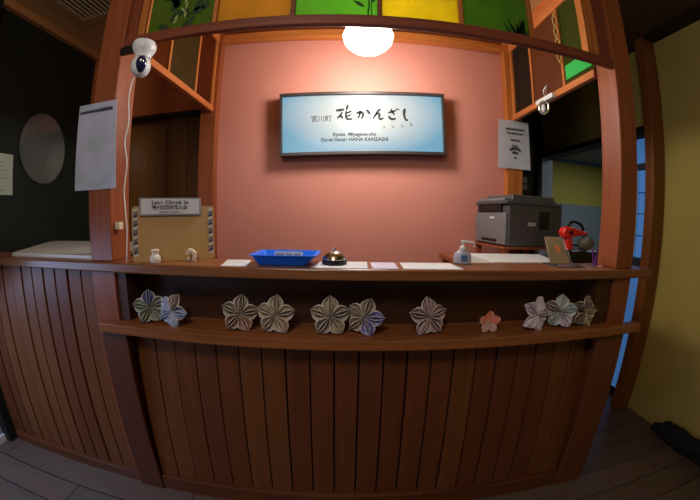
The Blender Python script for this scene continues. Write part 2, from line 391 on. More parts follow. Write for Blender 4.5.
obj('post_cover', bx(1.076, 1.236, .985, .999, -1.3, -.467), w_front, c, bev=.002)
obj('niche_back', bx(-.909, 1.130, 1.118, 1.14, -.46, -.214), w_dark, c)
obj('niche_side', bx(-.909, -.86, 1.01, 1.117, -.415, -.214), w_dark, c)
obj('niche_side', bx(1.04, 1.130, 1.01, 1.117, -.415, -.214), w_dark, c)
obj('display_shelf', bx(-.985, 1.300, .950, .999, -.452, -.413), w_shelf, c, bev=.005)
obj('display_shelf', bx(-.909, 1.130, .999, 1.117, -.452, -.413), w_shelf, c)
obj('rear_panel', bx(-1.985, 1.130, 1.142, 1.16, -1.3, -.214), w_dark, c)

wt = tag(obj('counter_worktop', bx(XL+.005, 1.355, .978, 1.165, -.213, -.174), w_top, bev=.006), 'long brown worktop along the top of the reception counter', 'worktop')
# white desk top on the left, behind the post
bm = bmesh.new(); prism(bm, [(-1.62, 1.02, -.155), (-1.035, 1.02, -.155), (-1.035, 1.20, -.155), (-.96, 1.20, -.155), (-.96, 1.67, -.155), (-2.045, 1.66, -.155), (-2.045, 1.58, -.155)], (0, 0, -.018))
dk = thing('white_desk', (-1.5, 1.4, -1.3), 'white topped desk behind the counter in front of the black wall', 'desk')
obj('desktop', bm, white_ds, dk, bev=.002)
obj('desk_panel', bx(-1.95, -1.0, 1.25, 1.60, -1.3, -.174), w_dark, dk)

# ------------------------------------------------------------------ lit sign
CS = Vector((.093, 1.90, .590)); tilt = Matrix.Rotation(R(-1.9), 3, 'Y')
sg = thing('illuminated_sign', (.093, 1.93, .38), 'backlit white and blue sign with black Japanese brush lettering on the pink wall', 'sign')
def sbox(bm, x0, x1, y0, y1, z0, z1):
    b2 = bmesh.new(); box(b2, x0, x1, y0, y1, z0, z1)
    me = bpy.data.meshes.new('x'); b2.to_mesh(me); b2.free()
    me.transform(Matrix.Translation(CS) @ tilt.to_4x4()); bm.from_mesh(me); bpy.data.meshes.remove(me)
SW, SH = .526, .205
bm = bmesh.new()
sbox(bm, -SW, SW, -.03, .05, SH-.020, SH); sbox(bm, -SW, SW, -.03, .05, -SH, -SH+.020)
sbox(bm, -SW, -SW+.018, -.03, .05, -SH+.02, SH-.02); sbox(bm, SW-.018, SW, -.03, .05, -SH+.02, SH-.02)
obj('frame', bm, mat('sign_frame', srgb(70, 62, 62), .35, metal=.3), sg, bev=.002)
def sign_mat():
    m = bpy.data.materials.new('sign_face'); m.use_nodes = True; nt = m.node_tree; b = nt.nodes['Principled BSDF']
    tc = nt.nodes.new('ShaderNodeTexCoord'); mp = nt.nodes.new('ShaderNodeMapping')
    mp.inputs['Location'].default_value = (0, 0, -.245*K); mp.inputs['Scale'].default_value = (1/(.62*K), 0, 1/(.25*K))
    mp.vector_type = 'POINT'
    sub = nt.nodes.new('ShaderNodeVectorMath'); sub.operation = 'SUBTRACT'; sub.inputs[1].default_value = (0, 0, .27*K)
    mul = nt.nodes.new('ShaderNodeVectorMath'); mul.operation = 'MULTIPLY'; mul.inputs[1].default_value = (1/(.56*K), 0, 1/(.27*K))
    ln = nt.nodes.new('ShaderNodeVectorMath'); ln.operation = 'LENGTH'
    cr = nt.nodes.new('ShaderNodeValToRGB'); e = cr.color_ramp.elements
    e[0].position = .4; e[0].color = srgb(240, 242, 238); e[1].position = 1.05; e[1].color = srgb(98, 178, 215)
    nt.nodes.remove(mp)
    nt.links.new(tc.outputs['Object'], sub.inputs[0]); nt.links.new(sub.outputs[0], mul.inputs[0]); nt.links.new(mul.outputs[0], ln.inputs[0]); nt.links.new(ln.outputs['Value'], cr.inputs['Fac'])
    nt.links.new(cr.outputs['Color'], b.inputs['Base Color']); nt.links.new(cr.outputs['Color'], b.inputs['Emission Color'])
    b.inputs['Emission Strength'].default_value = .46; b.inputs['Roughness'].default_value = .3; nt.links.remove(b.inputs['Base Color'].links[0]); b.inputs['Base Color'].default_value = (.08, .09, .10, 1)
    return m
bm = bmesh.new(); sbox(bm, -SW+.018, SW-.018, -.012, .0, -SH+.02, SH-.02)
obj('light_panel', bm, sign_mat(), sg)
ex = tilt @ Vector((1, 0, 0)); ez = tilt @ Vector((0, 0, 1))
def sm(x, z): return frame_M(CS+ex*x+ez*z+Vector((0, -.0135, 0)), ex, ez)
BR_ = {'hana': [[(184, 71, 5), (205, 69, 8), (224, 66, 5)], [(243, 42, 4), (238, 56, 7), (231, 72, 3)], [(234, 84, 5), (247, 80, 6), (260, 73, 3)], [(214, 79, 4), (203, 96, 6), (189, 109, 3)], [(203, 96, 5), (212, 104, 6), (214, 112, 3)], [(233, 74, 4), (231, 96, 6), (236, 112, 6), (250, 115, 6), (263, 111, 3)], [(258, 90, 3), (246, 97, 5), (233, 101, 3)]],
 'ka': [[(281, 86, 7), (297, 81, 7), (311, 84, 8), (313, 97, 7), (304, 115, 4)], [(301, 74, 5), (296, 95, 6), (287, 112, 4)], [(330, 68, 6), (338, 78, 8), (347, 91, 6)]],
 'n': [[(397, 65, 5), (384, 76, 6), (371, 96, 5), (359, 113, 4)], [(371, 96, 4), (384, 86, 6), (392, 92, 6), (390, 108, 6), (398, 115, 6), (411, 108, 3)]],
 'za': [[(434, 82, 4), (455, 77, 6), (474, 69, 3)], [(448, 64, 4), (456, 80, 6), (465, 93, 3)], [(437, 98, 4), (443, 110, 6), (458, 114, 6), (471, 110, 3)], [(474, 60, 3), (479, 66, 4)], [(482, 62, 3), (487, 68, 4)]],
 'shi': [[(516, 60, 5), (513, 74, 8), (512, 92, 6), (516, 110, 5), (524, 118, 5), (530, 112, 2)]]}
def brush(bm, st):
    pts = [Vector((p[0], p[1], 0)) for p in st]; ws = [p[2] for p in st]; L_, Rr_ = [], []
    P2 = smooth_path(pts, 6); n_ = len(P2)
    for i, p in enumerate(P2):
        t = (P2[min(i+1, n_-1)]-P2[max(i-1, 0)]).normalized(); nv = Vector((-t.y, t.x, 0)); k = i/6; j = min(int(k), len(ws)-2); w_ = (ws[j]*(1-(k-j))+ws[j+1]*(k-j))*.92
        L_.append(p+nv*w_); Rr_.append(p-nv*w_)
    def S(p): return CS+ex*(((300+p.x/5)-362.6)*.00655)+ez*((126.4-(100+p.y/5))*.0067)+Vector((0, -.0132, 0))
    A_ = [bm.verts.new(S(p)) for p in L_]; B_ = [bm.verts.new(S(p)) for p in Rr_]
    d_ = Vector((0, -.0012, 0)); C_ = [bm.verts.new(v.co+d_) for v in A_]; D_ = [bm.verts.new(v.co+d_) for v in B_]
    for i in range(n_-1):
        bm.faces.new((A_[i], A_[i+1], B_[i+1], B_[i])); bm.faces.new((C_[i], D_[i], D_[i+1], C_[i+1]))
        bm.faces.new((A_[i], C_[i], C_[i+1], A_[i+1])); bm.faces.new((B_[i], B_[i+1], D_[i+1], D_[i]))
    bm.faces.new((A_[0], B_[0], D_[0], C_[0])); bm.faces.new((A_[-1], C_[-1], D_[-1], B_[-1]))
bm = bmesh.new()
for ch in BR_.values():
    for st in ch: brush(bm, st)
obj('brush_lettering', bm, ink, sg)
bm = bmesh.new()
text_bm(bm, '宮川町', .044, sm(-.262, .028), bold=.0004)
obj('prefix_lettering', bm, mat('sign_grey_dark', srgb(70, 70, 70), .7), sg); bm = bmesh.new()
text_bm(bm, 'Kyoto  Miyagawa-cho', .031, sm(-.055, -.075), bold=.0009)
obj('small_lettering', bm, mat('sign_grey_b', srgb(50, 56, 64), .7), sg); bm = bmesh.new()
text_bm(bm, 'Guest House HANA KANZASHI', .031, sm(-.055, -.108), bold=.0009)
obj('small_lettering', bm, mat('sign_grey', srgb(50, 56, 64), .7), sg)
bm = bmesh.new()
for i, (x, z, r) in enumerate(((.03, -.018, .008), (.13, -.03, .009), (.185, -.024, .011), (.245, -.018, .012), (.305, -.008, .013))):
    for k in range(5):
        a = 2*PI*k/5+.3+i; p = CS+ex*(x+math.cos(a)*r*.55)+ez*(z+math.sin(a)*r*.55)+Vector((0, -.0135, 0))
        if (k+i) % 3: prism(bm, [p+ex*(r*.4*math.cos(q))+ez*(r*.4*math.sin(q)) for q in [j*PI/4 for j in range(8)]], (0, -.001, 0))
    obj('petal_mark', bm, mat('sign_marks', srgb(120, 118, 112), .7) if i == 0 else MATS['sign_marks'], sg); bm = bmesh.new()

# ------------------------------------------------------------------ pendant lamp in booth
LX, LY = .095, 1.50
lp = thing('globe_lamp', (LX, LY, .86), 'glowing white round lamp hanging from the ceiling inside the booth', 'lamp')
bm = bmesh.new()
lathe(bm, [(r_*.93, .863+(z_-.912)*.92) for r_, z_ in ((1e-4, .912), (.055, .917), (.10, .938), (.132, .970), (.143, 1.008), (.130, 1.045), (.095, 1.068), (.045, 1.078), (1e-4, 1.078))], (LX, LY, 0), 40)
obj('glass_shade', bm, mat('lamp_glow', srgb(255, 252, 225), .4, emit=(1, .95, .82, 1), estr=6), lp, smooth=True)
bm = bmesh.new(); lathe(bm, [(.045, 1.017), (.045, 1.04), (.012, 1.05), (.012, ZC-.02), (.06, ZC-.018), (.06, ZC-.002)], (LX, LY, 0), 24)
obj('stem', bm, white_pl, lp, smooth=True)

# ------------------------------------------------------------------ papers & notices
def sheet(cx, y, cz, w, h, th=.0012, curl=.0, nx=8, nz=10, dy=None, xsk=0, top=None):
    bm = bmesh.new(); g1 = []; g2 = []
    for i in range(nx+1):
        a, b = [], []
        for j in range(nz+1):
            u = i/nx; v = j/nz
            x = cx+(u-.5)*w*(1+.10*(1-v))+xsk*(1-v); z = cz+(v-.5)*h
            yy = y-(curl*(math.sin(u*PI*2.2+1)+1)*(1-v)**1.3)
            a.append(bm.verts.new((x, yy, z))); b.append(bm.verts.new((x, yy+th, z)))
        g1.append(a); g2.append(b)
    for i in range(nx):
        for j in range(nz):
            bm.faces.new((g1[i][j], g1[i+1][j], g1[i+1][j+1], g1[i][j+1])); bm.faces.new((g2[i][j], g2[i][j+1], g2[i+1][j+1], g2[i+1][j]))
    for i in range(nx):
        bm.faces.new((g1[i][0], g2[i][0], g2[i+1][0], g1[i+1][0])); bm.faces.new((g1[i][nz], g1[i+1][nz], g2[i+1][nz], g2[i][nz]))
    for j in range(nz):
        bm.faces.new((g1[0][j], g1[0][j+1], g2[0][j+1], g2[0][j])); bm.faces.new((g1[nx][j], g2[nx][j], g2[nx][j+1], g1[nx][j+1]))
    return bm
def chart_mat():
    m = bpy.data.materials.new('printed_chart'); m.use_nodes = True; nt = m.node_tree; b = nt.nodes['Principled BSDF']
    tc = nt.nodes.new('ShaderNodeTexCoord'); n = nt.nodes.new('ShaderNodeTexNoise'); n.inputs['Scale'].default_value = 9; n.inputs['Detail'].default_value = 5
    cr = nt.nodes.new('ShaderNodeValToRGB'); e = cr.color_ramp.elements
    e[0].position = .38; e[0].color = srgb(172, 182, 198); e[1].position = .58; e[1].color = srgb(190, 194, 220); cr.color_ramp.elements.new(.46).color = srgb(180, 188, 214)
    nt.links.new(tc.outputs['Object'], n.inputs['Vector']); nt.links.new(n.outputs['Fac'], cr.inputs['Fac']); nt.links.new(cr.outputs['Color'], b.inputs['Base Color']); b.inputs['Roughness'].default_value = .7
    return m
pt = thing('posted_map_sheet', (-.99, .99, .11), 'large white printed map sheet pinned on the left front post', 'paper')
obj('sheet', sheet(-1.001, .998, .285, .205, .352, curl=.005, xsk=.016), chart_mat(), pt, smooth=True)
bm = bmesh.new(); box(bm, -1.09, -.915, .9905, .9925, .425, .431); box(bm, -.975, -.915, .9900, .9922, .424, .433)
obj('header_line', bm, mat('navy_line', srgb(70, 72, 105), .7), pt)
pm = thing('posted_notice', (XL+.004, 1.26, .155), 'small pale notice taped on the black wall left of the oval mirror', 'paper')
obj('sheet', bx(XL+.001, XL+.003, 1.10, 1.313, .155, .402), mat('pale_green_paper', srgb(176, 190, 176), .8, noise=.15, nscale=30), pm)
bm = bmesh.new()
for k in range(9): box(bm, XL+.0032, XL+.004, 1.13, 1.13+.15*random.uniform(.6, 1), .18+k*.024, .184+k*.024)
obj('printed_lines', bm, mat('pale_ink', srgb(120, 135, 130), .8), pm)

wf = thing('wifi_notice', (1.127, 1.89, .36), 'white paper notice with a wireless signal symbol on the rear right post', 'paper')
obj('sheet', sheet(1.122, 1.893, .522, .232, .333, curl=.002), mat('notice_paper', srgb(190, 192, 204), .8), wf, smooth=True)
bm = bmesh.new(); yw = 1.8885
def wm(x, z): return frame_M((x, yw, z), (1, 0, 0), (0, 0, 1))
text_bm(bm, 'HANAKANZASHI', .019, wm(1.125, .628), bold=.0004)
text_bm(bm, 'Free wifi  Guest', .019, wm(1.125, .600), bold=.0004)
text_bm(bm, 'Network', .020, wm(1.127, .553), bold=.0004)
text_bm(bm, 'Wi-Fi', .020, wm(1.123, .512), bold=.0004)
obj('printing', bm, mat('notice_ink', srgb(60, 60, 68), .7), wf); bm = bmesh.new()
for r, w in ((.021, .014), (.049, .015)):
    pts = [(1.125+(r+w)*math.cos(a), yw, .440+(r+w)*math.sin(a)) for a in [R(45+i*9) for i in range(11)]]+[(1.125+r*math.cos(a), yw, .440+r*math.sin(a)) for a in [R(135-i*9) for i in range(11)]]
    prism(bm, pts, (0, -.001, 0))
prism(bm, [(1.125+.008*math.cos(a*PI/6), yw, .432+.008*math.sin(a*PI/6)) for a in range(12)], (0, -.001, 0))
obj('wireless_symbol', bm, MATS['notice_ink'], wf)

# counter papers
def flat_sheet(name, label, pts, z=-.1735, th=.0015, m=white_p, group=None):
    bm = bmesh.new(); prism(bm, [(x, y, z) for x, y in pts], (0, 0, th)); return tag(obj(name, bm, m), label, 'paper', group)
flat_sheet('paper_sheet', 'white paper sheet on the worktop left of the blue tray', [(-.43, .985), (-.335, .985), (-.365, 1.13), (-.46, 1.13)])
flat_sheet('paper_sheet', 'white paper sheet on the worktop under the service bell', [(-.118, .99), (.075, .99), (.078, 1.135), (-.090, 1.135)])
flat_sheet('paper_sheet', 'small lilac white card on the worktop right of the service bell', [(.090, .99), (.178, .99), (.182, 1.125), (.092, 1.125)], m=mat('lilac_paper', srgb(205, 200, 228), .8))
flat_sheet('paper_sheet', 'widest white sheet on the worktop left of the pump bottle', [(.193, .99), (.408, .99), (.400, 1.13), (.205, 1.13)])

# ------------------------------------------------------------------ oval mirror
mr = thing('oval_mirror', (XL+.02, 1.535, .235), 'oval frameless mirror hanging on the black wall', 'mirror')
bm = bmesh.new(); prism(bm, [(XL+.014, 1.535+.187*math.cos(2*PI*k/64), .472+.235*math.sin(2*PI*k/64)) for k in range(64)], (.006, 0, 0))
obj('mirror_glass', bm, mat('mirror_silver', srgb(165, 174, 174), .08, metal=.72), mr)
bm = bmesh.new(); prism(bm, [(XL+.001, 1.535+.190*math.cos(2*PI*k/64), .472+.238*math.sin(2*PI*k/64)) for k in range(64)], (.0125, 0, 0))
obj('backing', bm, mat('mirror_edge', srgb(60, 62, 60), .4), mr)

# ------------------------------------------------------------------ kraft check-in folder with acrylic sign
BL = Vector((-.805, .998, -.173)); BR = Vector((-.530, 1.160, -.173)); e1 = (BR-BL).normalized(); nrm = Vector((e1.y, -e1.x, 0))  # toward viewer
e2 = (Vector((0, 0, 1))-nrm*.10).normalized(); nn = e1.cross(e2)
if nn.y > 0: nn = -nn
def bp(u, v, d=0): return BL+e1*u+e2*v+nn*d
LW = (BR-BL).length
fd = thing('kraft_folder', tuple((BL+BR)/2), 'tan kraft envelope board leaning upright at the left end of the worktop', 'folder')
def rrect(u0, u1, v0, v1, r, d, n=5):
    pts = []
    for cx, cy, a0 in ((u1-r, v1-r, 0), (u0+r, v1-r, 90), (u0+r, v0+r, 180), (u1-r, v0+r, 270)):
        for k in range(n): a = R(a0+90*k/(n-1)); pts.append(bp(cx+r*math.cos(a), cy+r*math.sin(a), d))
    return pts
bm = bmesh.new(); prism(bm, rrect(-.002, LW, 0, .212, .012, 0), nn*-.006); 
obj('board', bm, mat('kraft_card', srgb(180, 145, 96), .8, noise=.06, nscale=12), fd)
cols = [mat('stripe_white', srgb(200, 196, 185), .8), mat('stripe_blue', srgb(52, 62, 120), .8), mat('stripe_grey', srgb(105, 110, 125), .8)]
for ci, u in [(a_, b_) for a_ in range(3) for b_ in (.004, LW-.022)]:
    bm = bmesh.new()
    for k in range(16):
        if k % 3 != ci: continue
        v = .018+k*.0115
        if 1:
            prism(bm, [bp(u, v, .0012), bp(u+.016, v+.006, .0012), bp(u+.016, v+.015, .0012), bp(u, v+.009, .0012)], nn*-.001)
    obj('airmail_stripes', bm, cols[ci], fd)
sp = thing('acrylic_sign', tuple(bp(LW/2, .175, .008)), 'clear framed white Late Check in sign at the top of the kraft envelope board', 'sign')
bm = bmesh.new(); prism(bm, rrect(.028, .268, .175, .243, .003, .010), nn*-.0095); obj('holder', bm, mat('acrylic_edge', srgb(195, 200, 215), .1, trans=.5), sp)
bm = bmesh.new(); prism(bm, rrect(.036, .260, .180, .238, .001, .0115), nn*-.0012); obj('card', bm, mat('sign_card', srgb(200, 202, 212), .7), sp)
bm = bmesh.new()
def fm(u, v): return frame_M(bp(u, v, .0122), e1, e2)
text_bm(bm, 'Late Check in', .0200, fm(.147, .2245), bold=.0007, space=1.25)
text_bm(bm, '香川城館係名入舎', .0170, fm(.146, .2045), bold=.0004)
text_bm(bm, 'Late check in - please use', .0075, fm(.146, .188), bold=.0001)
obj('lettering', bm, mat('sign_ink', srgb(50, 48, 62), .7), sp)

# figurines
cream = mat('cream_ceramic', srgb(222, 208, 186), .35); whitec = mat('white_ceramic', srgb(225, 222, 215), .35)
fg = thing('snowman_figurine', (-.712, 1.012, -.174), 'tiny white snowman shaped figurine in front of the kraft folder', 'figurine')
bm = bmesh.new(); lathe(bm, [(1e-4, -.174), (.017, -.173), (.021, -.163), (.020, -.150), (.014, -.143), (1e-4, -.141)], (-.712, 1.012, 0), 24); obj('body', bm, whitec, fg, smooth=True)
bm = bmesh.new(); ball(bm, (-.712, 1.012, -.1365), .0135, .0135, .011); obj('head', bm, whitec, fg, smooth=True)
bm = bmesh.new(); lathe(bm, [(.016, -.130), (.0165, -.127), (.011, -.123), (1e-4, -.1215)], (-.712, 1.012, 0), 24); obj('hat', bm, cream, fg, smooth=True)
fg = thing('curled_figurine', (-.592, 1.075, -.174), 'tiny cream curled figurine in front of the kraft folder, nearer the blue tray', 'figurine')
bm = bmesh.new(); tube(bm, smooth_path([(-.583, 1.078, -.172), (-.579, 1.078, -.158), (-.581, 1.078, -.143), (-.592, 1.078, -.134), (-.604, 1.078, -.138), (-.606, 1.078, -.147)]), [.008]*14+[.0095]*13+[.010]*14, 12); obj('body', bm, cream, fg, smooth=True)
bm = bmesh.new(); ball(bm, (-.600, 1.070, -.165), .007, .007, .009); obj('foot', bm, cream, fg, smooth=True)

# ------------------------------------------------------------------ blue tray
blue = mat('blue_plastic', srgb(14, 118, 255), .35)
tr = thing('coin_tray', (-.225, 1.075, -.172), 'bright blue plastic coin tray on the worktop beside the service bell', 'tray')
bm = bmesh.new()
def rr(x0, x1, y0, y1, r, z, n=4):
    return [(cx+r*math.cos(R(a0+90*k/(n-1))), cy+r*math.sin(R(a0+90*k/(n-1))), z) for cx, cy, a0 in ((x1-r, y1-r, 0), (x0+r, y1-r, 90), (x0+r, y0+r, 180), (x1-r, y0+r, 270)) for k in range(n)]
L = [rr(-.306, -.138, 1.02, 1.135, .01, -.172), rr(-.326, -.103, .998, 1.156, .014, -.138), rr(-.333, -.096, .992, 1.162, .016, -.137), rr(-.333, -.096, .992, 1.162, .016, -.134), rr(-.322, -.107, 1.001, 1.153, .012, -.134), rr(-.302, -.142, 1.024, 1.131, .008, -.167)]
vs = [[bm.verts.new(p) for p in l] for l in L]
for i in range(len(vs)-1):
    for k in range(16): bm.faces.new((vs[i][k], vs[i][(k+1) % 16], vs[i+1][(k+1) % 16], vs[i+1][k]))
bm.faces.new(vs[0]); bm.faces.new(vs[-1])
obj('tray_body', bm, blue, tr, smooth=True)
bm = bmesh.new()
hexa(bm, [(-.275, 1.136, -.160), (-.165, 1.136, -.160), (-.165, 1.138, -.160), (-.275, 1.138, -.160), (-.275, 1.149, -.139), (-.165, 1.149, -.139), (-.165, 1.151, -.139), (-.275, 1.151, -.139)])
o = obj('label_strip', bm, mat('label_grey', srgb(175, 185, 205), .6), tr)
bm = bmesh.new()
for x0, x1 in ((-.268, -.235), (-.229, -.205), (-.198, -.172)):
    n = int((x1-x0)/.008)
    for k in range(n):
        x = x0+k*.008; hexa(bm, [(x, 1.1395, -.154), (x+.005, 1.1395, -.154), (x+.005, 1.1400, -.154), (x, 1.1400, -.154), (x, 1.1445, -.145), (x+.005, 1.1445, -.145), (x+.005, 1.1450, -.145), (x, 1.1450, -.145)])
for v in bm.verts: v.co.y -= .0012
obj('label_marks', bm, grey_ink, tr)

# bell
bl = thing('service_bell', (-.041, 1.075, -.172), 'chrome service bell with black base on the worktop', 'bell')
bm = bmesh.new(); lathe(bm, [(.041, -.172), (.045, -.170), (.045, -.160), (.040, -.156), (.01, -.155)], (-.041, 1.075, 0), 40); obj('base', bm, black_pl, bl, smooth=True)
bm = bmesh.new(); lathe(bm, [(.041, -.156), (.0425, -.153), (.039, -.143), (.030, -.132), (.018, -.1255), (.008, -.1235), (1e-4, -.123)], (-.041, 1.075, 0), 40); obj('dome', bm, chrome, bl, smooth=True)
bm = bmesh.new(); lathe(bm, [(.003, -.124), (.003, -.118), (.008, -.117), (.008, -.1145), (.003, -.113), (1e-4, -.113)], (-.041, 1.075, 0), 20); obj('button', bm, chrome, bl, smooth=True)

# pump bottle
pb = thing('pump_bottle', (.455, 1.13, -.173), 'small clear hand sanitizer pump bottle with blue label on the worktop', 'bottle')
bm = bmesh.new(); lathe(bm, [(.030, -.173), (.036, -.170), (.037, -.150), (.034, -.135), (.022, -.124), (.012, -.119)], (.455, 1.13, 0), 28, sy=.6); obj('body', bm, mat('milky_plastic', srgb(205, 212, 235), .25, trans=.35), pb, smooth=True)
bm = bmesh.new(); lathe(bm, [(.013, -.119), (.013, -.108), (.007, -.104), (.004, -.103), (.004, -.088)], (.455, 1.13, 0), 20)
tube(bm, smooth_path([(.449, 1.13, -.086), (.470, 1.13, -.087), (.495, 1.13, -.090), (.503, 1.13, -.096), (.504, 1.13, -.108)], 5), [.0055]*4+[.0045]*9+[.0035]*8, 10)
obj('pump', bm, white_pl, pb, smooth=True)
bm = bmesh.new(); box(bm, .441, .466, 1.1055, 1.1075, -.160, -.138, ); obj('label', bm, mat('blue_label', srgb(70, 120, 180), .5), pb)

# ------------------------------------------------------------------ right end : desk, white box, printer, stand etc.
d2 = thing('side_desk', (1.03, 1.55, -1.3), 'reddish brown wooden desk behind the right end of the counter', 'desk')
obj('desktop', bx(.60, 1.074, 1.175, 1.895, -.25, -.222), w_desk, d2, bev=.003)
obj('desktop_wing', bx(1.074, 1.50, 1.175, 1.88, -.25, -.222), w_desk, d2, bev=.003)
for x, y in ((.62, 1.2), (1.44, 1.2), (.62, 1.83), (1.44, 1.83)): obj('leg', bx(x, x+.04, y, y+.04, -1.3, -.25), w_desk, d2)
wb = thing('white_box', (.8, 1.33, -.222), 'low white box lid lying behind the worktop in front of the printer', 'box')
bm = bmesh.new(); hexa(bm, [(.618, 1.178, -.221), (.955, 1.178, -.221), (1.06, 1.475, -.221), (.618, 1.475, -.221), (.618, 1.178, -.172), (.955, 1.178, -.172), (1.06, 1.475, -.172), (.618, 1.475, -.172)])
obj('lid', bm, white_pl, wb, bev=.003)
# printer
PC = Vector((.855, 1.50, 0)); pa = Vector((.42, .045, 0)).normalized(); pbv = Vector((-.045, .42, 0)).normalized()
def pp(u, v, z): return PC+pa*u+pbv*v+Vector((0, 0, z))
def pbox(bm, u0, u1, v0, v1, z0, z1, ti=0):
    hexa(bm, [pp(u0, v0, z0), pp(u1, v0, z0), pp(u1, v1, z0), pp(u0, v1, z0), pp(u0+ti, v0+ti, z1), pp(u1-ti, v0+ti, z1), pp(u1-ti, v1-ti, z1), pp(u0+ti, v1-ti, z1)])
ps = thing('printer_stand', tuple(pp(.2, .17, -.222)), 'low reddish wooden stand under the printer', 'stand')
bm = bmesh.new(); pbox(bm, -.01, .42, .0, .345, -.152, -.139); obj('stand_top', bm, w_desk, ps)
for u, v in ((.0, .01), (.38, .01), (.0, .30), (.38, .30)):
    bm = bmesh.new(); pbox(bm, u, u+.03, v, v+.03, -.221, -.152); obj('leg', bm, w_desk, ps)
pr = thing('laser_printer', tuple(pp(.2, .17, -.138)), 'dark grey multifunction laser printer on the wooden stand', 'printer')
pdark = mat('printer_charcoal', srgb(74, 74, 76), .45); pgrey = mat('printer_grey', srgb(112, 112, 118), .4); pblk = mat('printer_black', srgb(16, 16, 18), .4)
bm = bmesh.new(); pbox(bm, .01, .40, .0, .34, -.138, .093); obj('body', bm, pdark, pr, bev=.008)
bm = bmesh.new(); pbox(bm, -.004, .0095, .01, .33, -.130, .045); obj('front_cover', bm, pgrey, pr, bev=.004)
bm = bmesh.new(); pbox(bm, -.006, .40, .0, .34, .0935, .112); obj('upper_deck', bm, pdark, pr, bev=.005)
bm = bmesh.new(); pbox(bm, .05, .38, .03, .32, .1125, .150, .012); obj('scanner_lid', bm, pdark, pr, bev=.006)
bm = bmesh.new(); pbox(bm, -.002, .049, .03, .32, .1125, .128, .003); obj('control_panel', bm, pgrey, pr, bev=.003)
bm = bmesh.new(); pbox(bm, -.003, .009, .06, .30, .05, .09); obj('output_slot', bm, pblk, pr)
bm = bmesh.new(); pbox(bm, -.006, -.0045, .09, .25, -.118, -.103); obj('tray_handle', bm, pblk, pr)
bm = bmesh.new(); pbox(bm, -.0055, -.0043, .12, .17, .012, .022); obj('front_badge', bm, white_p, pr)
bm = bmesh.new(); pbox(bm, .14, .195, -.0015, -.0001, -.022, -.002)
obj('side_badge', bm, mat('badge_grey', srgb(175, 175, 180), .5), pr)
bm = bmesh.new(); pbox(bm, .22, .30, -.0012, -.0001, -.04, .06); obj('side_vent', bm, pblk, pr)
bm = bmesh.new(); pbox(bm, .405, .42, .05, .30, .02, .07); obj('rear_bulge', bm, pblk, pr)

# acrylic card stand
ac = thing('card_stand', (.90, 1.10, -.173), 'yellow card in a clear acrylic stand at the right end of the worktop', 'card stand')
bm = bmesh.new(); hexa(bm, [(.850, 1.098, -.165), (.955, 1.098, -.165), (.955, 1.101, -.165), (.850, 1.101, -.165), (.850, 1.160, -.060), (.940, 1.160, -.060), (.940, 1.163, -.060), (.850, 1.163, -.060)])
obj('card', bm, mat('yellow_card', srgb(205, 178, 115), .7, noise=.15, nscale=25), ac)
bm = bmesh.new(); hexa(bm, [(.845, 1.093, -.171), (.965, 1.093, -.171), (.965, 1.096, -.171), (.845, 1.096, -.171), (.845, 1.155, -.056), (.945, 1.155, -.056), (.945, 1.158, -.056), (.845, 1.158, -.056)])
box(bm, .845, .985, 1.03, 1.155, -.1735, -.1705); box(bm, .845, .975, 1.045, 1.048, -.1705, -.158)
obj('holder', bm, clear, ac)
bm = bmesh.new(); prism(bm, [(.9-.02, 1.130, -.105), (.9-.012, 1.138, -.092), (.9+.01, 1.138, -.092), (.9+.018, 1.130, -.105), (.9+.006, 1.120, -.122), (.9-.01, 1.120, -.122)], (0, -.0015, 0)); 
for v in bm.verts: v.co.y -= .004
obj('card_print', bm, mat('card_orange', srgb(205, 130, 70), .7), ac)
# purple pen holder
pn = thing('purple_pen_stand', (1.085, 1.08, -.173), 'small clear stand with purple pens at the foot of the right post', 'pen stand')
pur = mat('purple_plastic', srgb(110, 45, 140), .4)
for a, b_ in (((1.070, 1.075, -.171), (1.060, 1.08, -.098)), ((1.080, 1.08, -.171), (1.095, 1.085, -.100)), ((1.088, 1.075, -.171), (1.076, 1.07, -.112))):
    bm = bmesh.new(); tube(bm, [a, b_], .0035, 8); obj('pen', bm, pur, pn, smooth=True)
bm = bmesh.new(); box(bm, 1.055, 1.108, 1.06, 1.10, -.1735, -.167); box(bm, 1.050, 1.112, 1.058, 1.061, -.150, -.142); obj('base', bm, clear, pn)

# red tool, grey pouch, black case
bc = thing('black_case', (1.27, 1.42, -.222), 'black soft case behind the card stand beside the right post', 'case')
bm = bmesh.new(); box(bm, 1.13, 1.40, 1.33, 1.50, -.221, -.135, .02); obj('body', bm, black_pl, bc, smooth=True)
bm = bmesh.new(); tube(bm, smooth_path([(1.20, 1.42, -.14), (1.22, 1.42, -.115), (1.28, 1.42, -.115), (1.30, 1.42, -.14)]), .006); obj('handle', bm, black_pl, bc, smooth=True)
red = mat('red_plastic', srgb(225, 48, 42), .35)
rd = thing('red_tape_gun', (1.20, 1.36, -.134), 'bright red handheld tape dispenser with black loop beside the printer', 'tape dispenser')
bm = bmesh.new()
prism(bm, [(1.105, 1.34, -.045), (1.115, 1.34, -.020), (1.155, 1.34, -.012), (1.20, 1.34, -.022), (1.275, 1.34, -.038), (1.28, 1.34, -.052), (1.20, 1.34, -.060), (1.165, 1.34, -.068), (1.12, 1.34, -.070)], (0, .05, 0))
obj('body', bm, red, rd, bev=.008)
bm = bmesh.new(); prism(bm, [(1.135, 1.345, -.071), (1.17, 1.345, -.069), (1.185, 1.345, -.13), (1.155, 1.345, -.133)], (0, .04, 0)); obj('grip', bm, red, rd, bev=.006)
bm = bmesh.new(); tube(bm, smooth_path([(1.15, 1.365, -.014), (1.175, 1.365, .012), (1.215, 1.365, .012), (1.25, 1.365, -.008), (1.262, 1.365, -.034)]), .008, 10); obj('loop', bm, black_pl, rd, smooth=True)
